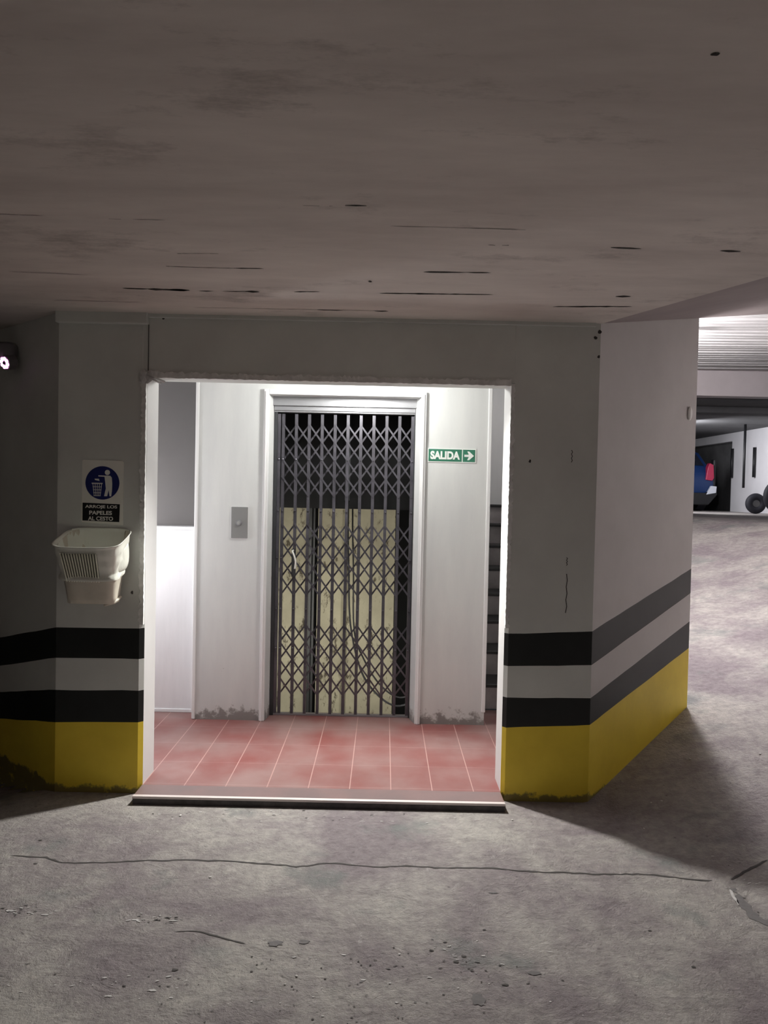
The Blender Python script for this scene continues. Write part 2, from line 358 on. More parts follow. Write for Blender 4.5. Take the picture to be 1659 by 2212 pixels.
# ------------------------------------------------------------------ ceilings
bm = bmesh.new()
poly_prism(bm, [(-6,-4),(4.57,-4),(1.03,3.72),(1.03,3.75),(-1.58,3.75),(-6,7.63)], 2.33, 2.6)
flat = lambda x, y: 2.33
def cstreak(x0, y0, x1, y1, wd, mi=1): ribbon(bm, [(x0, y0), (x1, y1)], wd*1.25, mi, .0012, flat, -.0015, .025)
for s in ((-1.114,3.243,-1.01,3.249,.012),(-1.01,3.249,-.837,3.258,.026),(-.93,3.253,-.85,3.257,.03),(-.799,3.262,-.74,3.262,.012),(-.70,3.262,-.56,3.257,.010),(-.602,3.254,-.544,3.257,.028),
          (-.397,3.245,-.289,3.236,.012),(-.752,2.749,-.740,2.749,.02),(-.635,2.741,-.605,2.74,.02),(-.75,2.749,-.62,2.741,.003),(-.838,2.912,-.826,2.912,.022),(-.83,2.912,-.58,2.918,.004),(-.585,2.918,-.471,2.916,.010),
          (.13,2.914,.29,2.911,.016),(.29,2.911,.382,2.908,.010),(-.038,3.238,.435,3.222,.012),(.1,3.235,.2,3.232,.018),(.329,2.582,.352,2.585,.022),(.375,2.584,.397,2.582,.022),
          (-.254,2.263,-.207,2.264,.010),(-.178,2.262,-.168,2.262,.014),(-.132,2.256,-.069,2.256,.014),(-.874,2.41,-.836,2.412,.014),(-.80,2.41,-.7,2.41,.003),(-.061,3.562,.0,3.557,.022),(-.327,3.558,-.21,3.557,.012),
          (-.9,3.56,.0,3.55,.004),(.725,3.405,1.062,3.375,.010),(.80,3.40,.98,3.383,.018),(.942,3.211,1.002,3.206,.024),(.738,2.584,.841,2.592,.016),(.381,2.434,.425,2.431,.010),(1.105,2.594,1.177,2.599,.018),
          (0.0,2.42,.4,2.43,.003)):
    cstreak(*s)
for s in ((-1.484,3.027,-1.213,3.051,.008),(-1.507,3.478,-1.125,3.488,.008),(-1.25,2.389,-1.062,2.397,.005)): cstreak(*s, 2)
blot(bm, .60, 1.457, .009, .007, 1, flat, -.0015); blot(bm, -.074, 3.06, .008, .012, 1, flat, -.0015)
struct('ceiling', bm, [M_ceil, M_ceilmark, M_ceilpale])
bm = bmesh.new()
pts = [(1.03,3.72),(4.57,-4),(6.4,-4),(6.4,.5),(4.55,7.42),(2.71,5.5),(1.85,4.6)]
poly_prism(bm, pts, ceil_z, lambda x, y: ceil_z(x, y)+.22)
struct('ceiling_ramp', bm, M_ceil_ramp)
# ribbed upper ceiling over the ramp
bm = bmesh.new(); c, s = math.cos(.10), math.sin(.10)
box(bm, 0, 9, 3.4, 11.1, 3.34, 3.5)
k = 0; y = 4.6
while y < 11.0:
    wd = .07
    p = [(1.6, y+.0), (7.9, y-.45), (7.9, y-.45+wd), (1.6, y+wd)]
    if p[2][1] < 11.1: poly_prism(bm, p, 3.30+random.uniform(-.006, .006), 3.345)
    y += .15
struct('ceiling_ribbed', bm, M_rib)
bm = bmesh.new(); box(bm, 1.7, 7.9, 11.0, 11.3, 2.965, 3.4); struct('trim_1', bm, M_beam)
bm = bmesh.new(); box(bm, -1, 12, 11.25, 25, 2.965, 3.3); box(bm, 1.7, 7.75, 12.3, 12.7, 2.87, 2.97); struct('ceiling_upper', bm, M_upceil)

# ------------------------------------------------------------------ banded walls
def banded_wall(name, verts, mats, top):
    """verts: (x, y, [z0..z4], banded?) outline; each edge from vertex i to i+1 is banded if flag True. rows: base, yellow top, black top, white top, black top, wall top"""
    bm = bmesh.new(); cols = []; n = len(verts)
    for i in range(n):
        x0, y0, z0, fl = verts[i]; x1, y1, z1, _ = verts[(i+1) % n]
        L = math.hypot(x1-x0, y1-y0); m = max(1, int(L/.07)) if fl else 1
        for k in range(m):
            t = k/m; x, y = x0+(x1-x0)*t, y0+(y1-y0)*t
            zz = [a+(b-a)*t for a, b in zip(z0, z1)]
            if fl and 0 < k: zz = [zz[0]]+[z+.0035*noise.noise(Vector((x*6, y*6, q*9.1))) for q, z in enumerate(zz[1:])]
            tz = top(x, y)
            cols.append(([bm.verts.new((x, y, z)) for z in zz+[tz]], fl))
    N_ = len(cols)
    for i in range(N_):
        a, fl = cols[i]; b, _ = cols[(i+1) % N_]
        for r in range(5):
            f = bm.faces.new((a[r], b[r], b[r+1], a[r+1]))
            if fl: f.material_index = (1, 2, 0, 2, 0)[r] if fl is True else {0: 1, 1: 2, 2: 4, 3: 2, 4: 4}[r]
            else: f.material_index = 3
    bm.faces.new([c_[0][5] for c_ in cols]).material_index = 3
    return struct(name, bm, mats)
ZL = [-.03, .35, .505, .66, .81]
ZLc = [-.03, .342, .501, .658, .807]
def zl_far(x): # along the descending wall
    t = (-1.58-x)/.49
    return [-.03-.129*t-.05, .342-.12*t, .501-.134*t, .658-.147*t, .807-.142*t]
wl = [(-1.158,3.74,ZL,True),(-1.178,3.72,ZL,True),(-1.582,3.72,ZLc,True),(-2.07,4.15,zl_far(-2.07),True),(-3.6,5.49,[-.8,-.2,-.0,.15,.3],True),
      (-5.9,7.51,[-1.3,-.3,-.1,.1,.2],False),(-5.9,7.75,[-1.3,-.3,-.1,.1,.2],False),(-2.05,4.36,ZL,False),(-1.63,3.92,ZL,False),(-1.158,3.92,ZL,False)]
banded_wall('wall_left', wl, [M_wall, M_yellow, M_black, M_reveal, M_wall_p], lambda x, y: 2.38)
ZR0 = [-.03,.362,.51,.664,.823]; ZRc = [-.03,.384,.515,.677,.842]; ZRf = [.18,.598,.76,.93,1.078]
wr = [(.600,3.92,ZR0,False),(.600,3.738,ZR0,True),(.618,3.72,ZR0,True),(1.025,3.72,ZRc,'p'),(1.85,4.60,ZRf,False),(1.87,13,[.5,1,1.1,1.2,1.3],False),
      (1.66,13,[-.03,1,1.1,1.2,1.3],False),(1.66,4.75,[-.03,.6,.7,.8,1],False),(.92,3.92,ZR0,False)]
wr = wr[:1]+wr[1:]
banded_wall('wall_right', wr, [M_wall, M_yellow, M_black, M_reveal, M_wall_p], lambda x, y: max(2.38, 2.35+SL*max(0, ramp_s(x, y))) if y < 4.7 else 3.4)
# lintel over the opening
bm = bmesh.new()
xz_prism(bm, [(-1.30,2.035),(.75,2.035),(.75,2.4),(-1.30,2.4)], 3.722, 3.918)
o = struct('wall_front', bm, [M_wall])
# shallow plaster ledge above the basket pier, and the seam line along the head of the wall
bm = bmesh.new(); box(bm, -1.59, -1.150, 3.690, 3.73, 2.278, 2.335); struct('trim_2', bm, M_wall, bevel=.004)
bm = bmesh.new(); box(bm, -1.155, 1.0, 3.708, 3.73, 2.312, 2.335); struct('trim_3', bm, M_wall, bevel=.003)
bm = bmesh.new()   # thin crack between basket pier and wall above the opening, holes and scrapes in the plaster
box(bm, -1.152, -1.149, 3.7185, 3.724, 2.03, 2.28)
for x, z, r in ((-1.155+.06,.985,.006),(-1.215,.985,.007),(-1.165,1.30,.003),(-1.08,2.31,.006),(.70,1.66,.006),(.70,1.665,.005),(1.0,2.26,.008),(1.018,2.17,.007),(1.02,2.29,.009)):
    if x > -1.15 and x < .6 and z < 2.03: continue
    v_ = [bm.verts.new((x+r*random.uniform(.7, 1.2)*math.cos(t*.7), 3.7185, z+r*random.uniform(.8, 1.4)*math.sin(t*.7))) for t in range(9)]; bm.faces.new(v_)
for z0, z1, x in ((.93,1.12,.892),(1.66,1.72,.90),(1.16,1.20,.89)):
    v_ = [bm.verts.new((x+(.0025 if i % 2 else -.0025), 3.7185, z0+(z1-z0)*i/6)) for i in range(7)]
    v2 = [bm.verts.new((v.co.x+.004, 3.7185, v.co.z)) for v in v_]
    for i in range(6): bm.faces.new((v_[i], v2[i], v2[i+1], v_[i+1]))
struct('trim_4', bm, M_crack)
# ragged plaster edges round the opening
def ragged(name, pts, wd, mt, amp=.0045, seg=.011, nrm='head'):
    bm = bmesh.new(); P = []
    for a, b in zip(pts[:-1], pts[1:]):
        a, b = Vector(a), Vector(b); n = int((b-a).length/seg)
        for k in range(n): P.append(a.lerp(b, k/n))
    P.append(Vector(pts[-1])); prev = None
    for i, p in enumerate(P):
        j = lambda: random.uniform(-amp, amp)
        w_ = wd*random.uniform(.75, 1.15); d = .008+abs(j())*.6
        if nrm == 'head': q = [(p.x, 3.73, p.z), (p.x, 3.722-d, p.z+j()*.4), (p.x, 3.722-d*.7, p.z+w_+j()), (p.x, 3.73, p.z+w_+j())]
        else:
            sg = -1 if nrm == 'left' else 1
            q = [(p.x, 3.735, p.z), (p.x+j()*.3, 3.722-d, p.z), (p.x+sg*w_+j(), 3.722-d*.7, p.z), (p.x+sg*w_+j(), 3.735, p.z)]
        r = [bm.verts.new(v) for v in q]
        if prev:
            for k in range(4): bm.faces.new((prev[k], prev[(k+1) % 4], r[(k+1) % 4], r[k]))
        else: bm.faces.new(r)
        prev = r
    bm.faces.new(prev[::-1])
    return struct(name, bm, mt)
ragged('trim_5', [(-1.15,0,2.025),(.60,0,2.022)], .028, M_trimw)
ragged('trim_6', [(-1.158,0,2.03),(-1.158,0,.83)], .024, M_trimw, nrm='left')
ragged('trim_7', [(.600,0,2.03),(.600,0,.85)], .020, M_trimw, nrm='right')
bm = bmesh.new()    # broken corner where the plaster has come away
for k in range(9):
    x = -1.165+random.uniform(-.01, .03); z = 2.03+random.uniform(-.035, .03); r = random.uniform(.008, .018)
    bmesh.ops.create_icosphere(bm, subdivisions=1, radius=r, matrix=Matrix.Translation((x, 3.712, z)) @ Matrix.Diagonal((1.3, .5, random.uniform(.7, 1.6), 1)))
tube(bm, [(-1.15,3.705,2.04),(-1.075,3.74,2.008)], .006, 8); tube(bm, [(-1.14,3.70,2.025),(-1.09,3.73,2.0)], .005, 8)
struct('trim_8', bm, M_reveal)

# ------------------------------------------------------------------ lobby
bm = bmesh.new(); poly_prism(bm, [(-1.158,3.60),(.600,3.60),(.600,3.86),(.98,3.86),(1.68,4.65),(1.68,5.16),(.45,5.16),(.45,5.02),(-2.2,5.02),(-2.2,4.45),(-2.08,4.30),(-1.62,3.86),(-1.158,3.86)], -.06, .038); o = struct('floor_lobby', bm, [M_tile])
bm = bmesh.new(); box(bm, -1.158, .600, 3.588, 3.604, -.02, .028); struct('trim_9', bm, M_step)
bm = bmesh.new(); box(bm, -1.16, .602, 3.585, 3.61, .028, .0405); struct('trim_10', bm, M_nosing, bevel=.003)
bm = bmesh.new(); box(bm, -1.157, .598, 3.61, 3.73, .036, .0395); struct('trim_11', bm, M_stepgrey)
bm = bmesh.new(); poly_prism(bm, [(-1.62,3.86),(.98,3.86),(1.68,4.65),(1.68,5.2),(-2.2,5.2),(-2.2,4.45),(-2.08,4.30)], 2.25, 2.33); box(bm, .7, 1.68, 5.1, 8.2, 2.9, 3.0); box(bm, .66, 1.68, 5.1, 5.2, 2.25, 3.0)
struct('ceiling_lobby', bm, M_reveal)
bm = bmesh.new(); box(bm, -2.3, -2.15, 4.46, 5.3, -.05, 2.3); struct('wall_lobby_left', bm, M_lobby)
bm = bmesh.new(); box(bm, .62, 1.7, 7.85, 8.0, -.05, 3.0); struct('wall_stair_back', bm, M_lobby)
# parapet on the left, and wall above it coloured grey for its shade
bm = bmesh.new(); box(bm, -2.2, -1.19, 4.965, 5.12, .04, 1.225); box(bm, -2.2, -1.19, 4.952, 5.12, 1.225, 1.247)
box(bm, -2.2, -1.19, 4.958, 4.97, .038, .06); box(bm, -1.228, -1.206, 4.955, 4.97, .04, 1.23)
struct('wall_parapet', bm, M_parapet, bevel=.003)
bm = bmesh.new(); box(bm, -2.2, -1.19, 5.09, 5.2, 1.2, 2.3); struct('wall_parapet_upper', bm, M_shade_wall)
# lift block with splayed opening
bm = bmesh.new()
XL, XR, ZT = -.729, .218, 2.092
YF, YB = 4.82, 4.92
box(bm, -1.183, XL, YF, YB, .0, 2.26); box(bm, XR, .658, YF, YB, .0, 2.26); box(bm, XL, XR, YF, YB, ZT, 2.26)
box(bm, -1.183, -.96, YB, 6.9, 0, 2.26); box(bm, .42, .658, YB, 6.9, 0, 2.9)
# splays
for (xa, xb) in ((XL, -.716), (XR, .190)):
    xs_ = [(xa, YF), (xb, YB), (xb, 4.99), (-.96 if xa < 0 else .42, 4.99), (-.96 if xa < 0 else .42, YF+.01), (xa, YF+.01)]
    poly_prism(bm, [(xa, YF), (xb, YB), (xb, 5.0), (xb+(-.14 if xa < 0 else .14), 5.0), (xa, YB)] , .0, 2.26)
struct('wall_lift', bm, M_lobby)
# architrave
bm = bmesh.new()
for x0, x1 in ((-.762,-.729),(.218,.252)): box(bm, x0, x1, 4.800, 4.83, .04, 2.125)
box(bm, -.729, .218, 4.800, 4.83, 2.092, 2.125)
for x0, x1 in ((-.752,-.742),(.231,.241)): box(bm, x0, x1, 4.793, 4.80, .04, 2.11)
struct('trim_12', bm, M_arch, bevel=.004)
bm = bmesh.new(); box(bm, .640, .664, 4.812, 4.84, .12, 2.25); box(bm, -1.189, -1.168, 4.812, 4.84, .04, 2.25); struct('trim_13', bm, M_arch, bevel=.004)
# shaft
bm = bmesh.new()
box(bm, -.96, -.655, 6.6, 6.75, -.9, 2.9); box(bm, -.563, .101, 6.6, 6.75, -.9, 2.9)
struct('wall_shaft_back', bm, M_shaft)
bm = bmesh.new()
box(bm, -1.0, .5, 6.9, 6.95, -1, 3); box(bm, -.975, -.955, 4.93, 6.9, -1, 3); box(bm, .40, .425, 4.93, 6.9, -1, 3); box(bm, -1, .5, 4.93, 6.9, 2.9, 3)
box(bm, -1, .5, 5.03, 6.9, -1, -.9); box(bm, -.96, -.74, 4.995, 5.03, -.9, 3); box(bm, .21, .42, 4.995, 5.03, -.9, 3); box(bm, -.96, .42, 5.02, 5.05, 2.0, 3)
box(bm, -.96, .42, 5.0, 5.03, -.9, .03)
struct('wall_shaft_sides', bm, M_void)

# ------------------------------------------------------------------ staircase right of the lift
t = empty('staircase', (1.15, 5.25, .038), 'dark stone stair flight rising between the lift block and the white right jamb', 'stairs')
for n in range(8):
    bm = bmesh.new(); z0 = .13*0+.17*n; y0 = .28*n-.06
    box(bm, -.49, .5, y0, y0+.30, z0-.0, z0+.15)
    sp_ = obj('step', bm, M_stair, t)
    bm = bmesh.new(); box(bm, -.49, .5, y0-.02, y0+.28, z0+.15, z0+.172); obj('step_nosing', bm, M_stairnose, sp_, bevel=.004)
    if n == 7:
        bm = bmesh.new(); box(bm, -.49, .5, y0+.28, y0+.62, z0, z0+.165); obj('landing', bm, M_stair, t)

# ------------------------------------------------------------------ folding lift gate
GY = 4.955
gate = empty('folding_gate', (-.25, GY, .04), 'grey steel folding lattice gate closing the lift doorway', 'gate')
def L_(p): return (p[0]+.25, p[1], p[2]-.04)
XP = [-.656+.0829*k for k in range(11)]
def picket(x, full=True):
    bm = bmesh.new(); X = x+.25
    box(bm, X-.0095, X-.0055, -.010, .010, .012, 1.945); box(bm, X+.0055, X+.0095, -.010, .010, .012, 1.945)
    box(bm, X-.0095, X+.0095, -.012, -.009, .012, 1.945)
    for z in (1.325, .69, .475-.04, 1.06-.04, 1.695-.04):
        r = bmesh.ops.create_uvsphere(bm, u_segments=8, v_segments=6, radius=.0065, matrix=Matrix.Translation((X, -.014, z)))
    return bm
for x in [-.682]+XP: obj('picket', picket(x), M_gate, gate)
for zt in (1.921, 1.28, .631):
    for dr in (1, -1):
        for c0 in range(-3, 10) if dr == 1 else range(1, 14):
            # line goes from (c0, row0) to (c0+4*dr, row4)
            t0, t1 = 0.0, 4.0
            if dr == 1: t0 = max(0, -c0); t1 = min(4, 10-c0)
            else: t0 = max(0, c0-10); t1 = min(4, c0)
            if t1 <= t0: continue
            xa, xb = XP[0]+.0829*(c0+dr*t0), XP[0]+.0829*(c0+dr*t1)
            za, zb = zt-.1143*t0, zt-.1143*t1
            yy = -.0165 if dr == 1 else .0135
            a = Vector((xa+.25, yy, za-.04)); b = Vector((xb+.25, yy, zb-.04)); d = (b-a).normalized(); nn = Vector((-d.z, 0, d.x))*.0052
            a = a-d*.004; b = b+d*.004
            bm = bmesh.new(); v_ = []
            for p in (a, b):
                for s_ in (1, -1):
                    for q in (0, .003): v_.append(bm.verts.new(p+nn*s_+Vector((0, q, 0))))
            for f in ((0,1,3,2),(4,6,7,5),(0,4,5,1),(2,3,7,6),(0,2,6,4),(1,5,7,3)): bm.faces.new([v_[i] for i in f])
            obj('lattice_bar', bm, M_gate, gate)
bm = bmesh.new(); box(bm, -.464, -.442, -.02, .03, 0, 1.955)
obj('closing_post', bm, M_gate_d, gate)
bm = bmesh.new(); box(bm, .432, .438, -.02, .03, 0, 1.955); obj('fixed_channel', bm, M_gate_d, gate)
bm = bmesh.new(); box(bm, -.464, .438, -.025, .03, 1.955, 1.985); box(bm, -.464, .438, -.035, -.02, 1.965, 2.0)
tr = obj('top_track', bm, M_steel, gate, bevel=.002); tr['label'] = 'bright steel top track of the folding gate'
bm = bmesh.new(); box(bm, -.464, .438, -.012, .012, 0, .012); obj('bottom_track', bm, M_steel, gate)
bm = bmesh.new(); box(bm, -.326-.012, -.326+.012, -.024, -.012, .90, 1.08)
hp = obj('lock_plate', bm, M_gate_d, gate)
bm = bmesh.new(); tube(bm, spline([(-.328,-.02,1.07),(-.33,-.05,1.065),(-.318,-.06,1.04),(-.308,-.062,1.0),(-.312,-.058,.955)], 6), [.006]*24+[.007], 8)
h_ = obj('handle', bm, M_whitep, gate); h_['label'] = 'pale curved pull handle'
# lift header fascia
bm = bmesh.new(); box(bm, -.735, .222, 4.90, 4.99, 2.035, 2.10); struct('trim_14', bm, M_steel)

# cabin block added above, to darken the top of the shaft
cab = empty('added_cabin', (-.28, 6.0, 1.40), 'added dark cabin block darkening the shaft behind the top of the gate', 'lift')
bm = bmesh.new(); box(bm, -.56, .58, -.45, .5, .03, 1.45); obj('cabin_body', bm, M_void, cab)
bm = bmesh.new(); box(bm, -.52, .46, -.45, .5, -.03, .03); obj('cabin_floor', bm, M_void, cab)
bm = bmesh.new(); box(bm, -.005, .03, -.47, -.45, .03, 1.45); obj('door_edge', bm, M_gate_d, cab)
for x_ in (-.90, .385):
    tl = empty('shaft_fill_lamp', (x_, 5.105, .45), 'added slim lamp unseen beside the '+('left' if x_ < 0 else 'right')+' gate jamb', 'lamp')
    bm = bmesh.new(); box(bm, -.03, .03, -.03, -.01, -.7, .7); obj('tray', bm, M_arch, tl)
# cables, conduit in the shaft
def cable(pts, r, label, grp=None, m=M_blackp):
    bm = bmesh.new(); P = spline(pts, 8); o0 = Vector(P[0]); tube(bm, [p-o0 for p in P], r, 8)
    o = obj('travelling_cable', bm, m, loc=o0); tag(o, label, 'cable', grp)
cable([(-.27,5.75,1.37),(-.268,5.75,1.2),(-.255,5.75,.9),(-.235,5.75,.5),(-.15,5.6,.2),(-.03,5.45,.06),(.12,5.35,.0),(.3,5.3,.08)], .007, 'black cable behind the gate, left of the hanging pair, looping low at right')
cable([(-.235,5.75,1.37),(-.232,5.75,1.2),(-.22,5.75,.9),(-.205,5.75,.45),(-.12,5.6,.26),(.0,5.45,.12),(.14,5.35,.06),(.3,5.3,.14)], .006, 'black cable behind the gate, right of the hanging pair, with the higher loop')
bm = bmesh.new(); tube(bm, [(0, 0, 0), (0, 0, 3.7)], .011, 10); o = obj('conduit_pipe', bm, mat('conduit_cream', (.60, .57, .42), .5), loc=(-.325, 6.56, -.85)); tag(o, 'cream vertical conduit pipe on the shaft wall behind the hanging cables', 'pipe')
for x, lb in ((-.615, 'dark vertical guide rail in the black slot of the shaft wall, left of the cables'), (.36, 'dark vertical guide rail at the right side of the lift shaft')):
    bm = bmesh.new(); box(bm, -.03, .03, 0, .012, 0, 3.7); box(bm, -.006, .006, -.05, 0, 0, 3.7)
    o = obj('guide_rail', bm, M_gate_d, loc=(x, 6.56 if x < 0 else 6.58, -.85)); tag(o, lb, 'rail')

# call button panel
t = empty('call_button_panel', (-.905, 4.82, 1.287), 'grey metal lift call plate with one round button on white wall', 'button panel')
bm = bmesh.new(); box(bm, -.052, .052, -.008, 0, -.098, .098); obj('plate', bm, mat('brushed_plate', (.26, .26, .255), .5, metal=.3), t, bevel=.002)
bm = bmesh.new(); box(bm, -.056, .056, -.003, 0, -.102, .102); obj('plate_edge', bm, M_arch, t)
bm = bmesh.new(); bmesh.ops.create_cone(bm, cap_ends=True, segments=28, radius1=.018, radius2=.016, depth=.008, matrix=Matrix.Translation((-.003,-.012,-.002)) @ Matrix.Rotation(math.pi/2, 4, 'X'))
rg = obj('button_ring', bm, M_steel, t, bevel=.001); rg['label'] = 'bright metal button ring'
bm = bmesh.new(); bmesh.ops.create_cone(bm, cap_ends=True, segments=24, radius1=.011, radius2=.010, depth=.006, matrix=Matrix.Translation((-.003,-.018,-.002)) @ Matrix.Rotation(math.pi/2, 4, 'X'))
b_ = obj('button', bm, mat('button_face', (.45, .45, .44), .3, metal=.5), rg)

# SALIDA sign
sgn = empty('exit_sign', (.417, 4.82, 1.735), 'green sign with white word and right arrow on white wall beside lift', 'sign', rz=0)
sgn.rotation_euler = (0, .004, 0)
M_signw = mat('sign_white', (.82, .83, .80), .4); M_signg = mat('sign_green', (.035, .17, .105), .4)
bm = bmesh.new(); box(bm, -.152, .152, -.004, 0, -.044, .044); obj('board', bm, M_signw, sgn)
bm = bmesh.new(); box(bm, -.146, .062, -.0055, -.003, -.038, .038); box(bm, .069, .145, -.0055, -.003, -.038, .038); obj('green_field', bm, M_signg, sgn)
bm = bmesh.new(); put_text(bm, 'SALIDA', .07, -.042, -.0062, 0, offset=.0034, width=.185, height=.052); obj('lettering', bm, M_signw, sgn)
bm = bmesh.new(); xz_prism(bm, [(.078,-.007),(.106,-.007),(.096,-.027),(.108,-.027),(.138,0),(.108,.027),(.096,.027),(.106,.007),(.078,.007)], -.0068, -.005); obj('arrow', bm, M_signw, sgn)

# litter sign
ls = empty('litter_sign', (-1.364, 3.72, 1.47), 'white rectangular litter sign with blue disc above the wall basket', 'sign')
def S(px, py): return (-1.463+(px-178)*.00228+1.364, 1.624-(py-993)*.00221-1.47)
def spoly(bm, pts, y0, y1): xz_prism(bm, [S(*p) for p in pts], y0, y1)
M_sheet = mat('sign_sheet', (.90, .89, .82), .45, noise_amt=.05); M_blue = mat('sign_blue', (.012, .02, .13), .4); M_sblack = mat('sign_black', (.006, .006, .006), .45)
M_pale = mat('sign_pale_print', (.85, .85, .80), .5)
bm = bmesh.new(); spoly(bm, [(178,995),(181,993),(263,994),(266,997),(266,1135),(178,1130)], -.003, 0); obj('board', bm, M_sheet, ls)
bm = bmesh.new(); spoly(bm, [(221.5+36*math.cos(a*math.pi/24), 1043+36.5*math.sin(a*math.pi/24)) for a in range(48)], -.0042, -.002); obj('blue_disc', bm, M_blue, ls)
bm = bmesh.new()
spoly(bm, [(232+5.5*math.cos(a*math.pi/8), 1020+5.8*math.sin(a*math.pi/8)) for a in range(16)], -.0052, -.003)
spoly(bm, [(213,1026.5),(238,1027),(241.5,1031),(242.5,1045),(242,1060),(240.5,1072),(237,1072),(235,1058),(232,1072),(225.5,1072),(229,1055),(227.5,1040),(226,1029.5),(213,1029)], -.0052, -.003)
spoly(bm, [(205,1034),(214,1034),(215.5,1039),(206,1037)], -.0052, -.003)
obj('figure', bm, M_pale, ls)
bm = bmesh.new()
spoly(bm, [(199,1043),(222,1043),(222,1045.5),(199,1045.5)], -.0052, -.003)
for i in range(5):
    t_ = i/4; xt = 201+18.5*t_; xb = 204+12.5*t_
    spoly(bm, [(xt,1045),(xt+1.1,1045),(xb+1.1,1072),(xb,1072)], -.0052, -.003)
for i in range(4):
    y_ = 1051+6.6*i; q = 3*(y_-1045)/27
    spoly(bm, [(200.5+q,y_),(221-q,y_),(221-q,y_+1.1),(200.5+q,y_+1.1)], -.0055, -.0033)
obj('basket_pictogram', bm, M_pale, ls)
bm = bmesh.new(); spoly(bm, [(180,1087),(259,1089),(258,1128),(180,1126)], -.0042, -.002); obj('black_field', bm, M_sblack, ls)
bm = bmesh.new()
for tx, py, wpx in (('ARROJE LOS',1096,68),('PAPELES',1108.5,48),('AL CESTO',1121,53)):
    x_, z_ = S(219.5 if py < 1100 else 218.5, py); put_text(bm, tx, .024, x_, -.0046, z_, offset=.0006, width=wpx*.00228, height=.0195)
obj('lettering', bm, M_pale, ls)

# wall basket
wb = empty('wall_basket', (-1.366, 3.72, .94), 'off-white plastic wastebasket with bag liner fixed to the left pier below the sign', 'wastebasket')
M_bin = mat('bin_plastic', (.74, .69, .58), .45, noise_amt=.12, noise_scale=12); M_liner = mat('bag_liner', (.88, .89, .80), .35, spec=.6, trans=.0, bump=.5, bump_scale=22, stretch=(1, 1, .4))
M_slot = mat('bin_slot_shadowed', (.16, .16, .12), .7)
M_slat = mat('bin_slats', (.93, .93, .78), .4)
def loop(cx, cy, hx, hy, z, zf, n=40, p=4.5, jit=0, ph=0):
    """rounded-rectangle ring; zf = extra drop at the front"""
    out = []
    for k in range(n):
        a = 2*math.pi*k/n; ca, sa = math.cos(a), math.sin(a)
        r = (abs(ca)**p+abs(sa)**p)**(-1/p)
        x = cx+hx*r*ca; y = cy+hy*r*sa
        if jit: 
            d = jit*noise.noise(Vector((ca*3+ph, sa*3, z*9))); x += d*ca; y += d*sa
        out.append((x, y, z+zf*(-(r*sa)-1)*.5*-1 if False else z-zf*(1-r*sa)*.5))
    return out
def loft(bm, rings, close_bottom=True, mi=0):
    R_ = [[bm.verts.new(p) for p in r] for r in rings]
    for a, b in zip(R_[:-1], R_[1:]):
        n = len(a)
        for k in range(n):
            f = bm.faces.new((a[k], a[(k+1) % n], b[(k+1) % n], b[k])); f.smooth = True; f.material_index = mi
    if close_bottom: bm.faces.new(R_[0][::-1])
    return R_
# local frame: origin on wall at z .94
def binring(t, grow=0, jit=0, ph=0, n=40):   # t 0 bottom .. 1 rim
    hx = .112+(.150-.112)*t**1.3+grow; hy = .062+(.120-.062)*t**1.1+grow
    cy = -.004-hy+grow*.0-.004; z = .005+.345*t
    return loop(-.012*(1-t)+.004+.004*t, cy-grow*.5, hx, hy, z, .075*t, n=n, jit=jit, ph=ph)
bm = bmesh.new(); loft(bm, [binring(i/10) for i in range(11)]+[binring(1, -.006), binring(.6, -.006), binring(.1, -.006)])
b0 = obj('bin', bm, M_bin, wb)
for x in (-.105,-.072,-.030): # moulded vertical ribs on the lower front
    bm = bmesh.new(); tube(bm, spline([(x-.006, -.128-.02, .120),(x+.004,-.137+.005,.06),(x+.014,-.125,.006)], 5), .007, 6); obj('rib', bm, M_bin, b0)
bm = bmesh.new(); tube(bm, [(.06,-.125,.0),(.10,-.10,.01),(.112,-.05,.03)], .008, 6); obj('foot', bm, M_bin, b0)
bm = bmesh.new()
for k in range(14):
    x = -.100+.0125*k; P = []
    for i in range(7):
        t_ = .93-.50*i/6; hy = .062+(.120-.062)*t_**1.1; zz = .005+.345*t_-.075*t_
        P.append((x*(.82+.18*t_)+.004, -.008-2*hy-.0145, zz-.006))
    tube(bm, P, .0032, 6)
obj('slat', bm, M_slat, b0)
bm = bmesh.new(); rings = []
for i in range(15):
    t_ = .42+.58*i/14; g = .004+.0012*math.sin(i*1.3)
    if i < 2: g = .010
    rings.append(binring(t_, g, jit=.010*(1-i/16), ph=i*.35, n=72))
rings += [binring(1.012, .010, n=72), binring(1.02, .004, n=72), binring(1.0, -.006, n=72), binring(.85, -.010, jit=.012, n=72), binring(.5, -.012, jit=.015, ph=2, n=72), binring(.25, -.014, jit=.012, ph=4, n=72)]
R_ = loft(bm, rings, close_bottom=False)
bm.faces.new(R_[-1])
# dark sheet behind the slats, painting the shade of the gaps
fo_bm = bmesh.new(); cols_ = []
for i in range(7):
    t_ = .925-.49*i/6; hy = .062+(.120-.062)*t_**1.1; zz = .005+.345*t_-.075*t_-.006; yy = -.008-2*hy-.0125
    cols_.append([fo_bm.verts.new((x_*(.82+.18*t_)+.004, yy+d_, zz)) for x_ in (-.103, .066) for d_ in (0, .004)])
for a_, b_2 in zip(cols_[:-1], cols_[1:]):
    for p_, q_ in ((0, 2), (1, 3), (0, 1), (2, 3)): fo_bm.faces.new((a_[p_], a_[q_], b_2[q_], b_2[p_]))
obj('slot_shade_sheet', fo_bm, M_slot, b0)
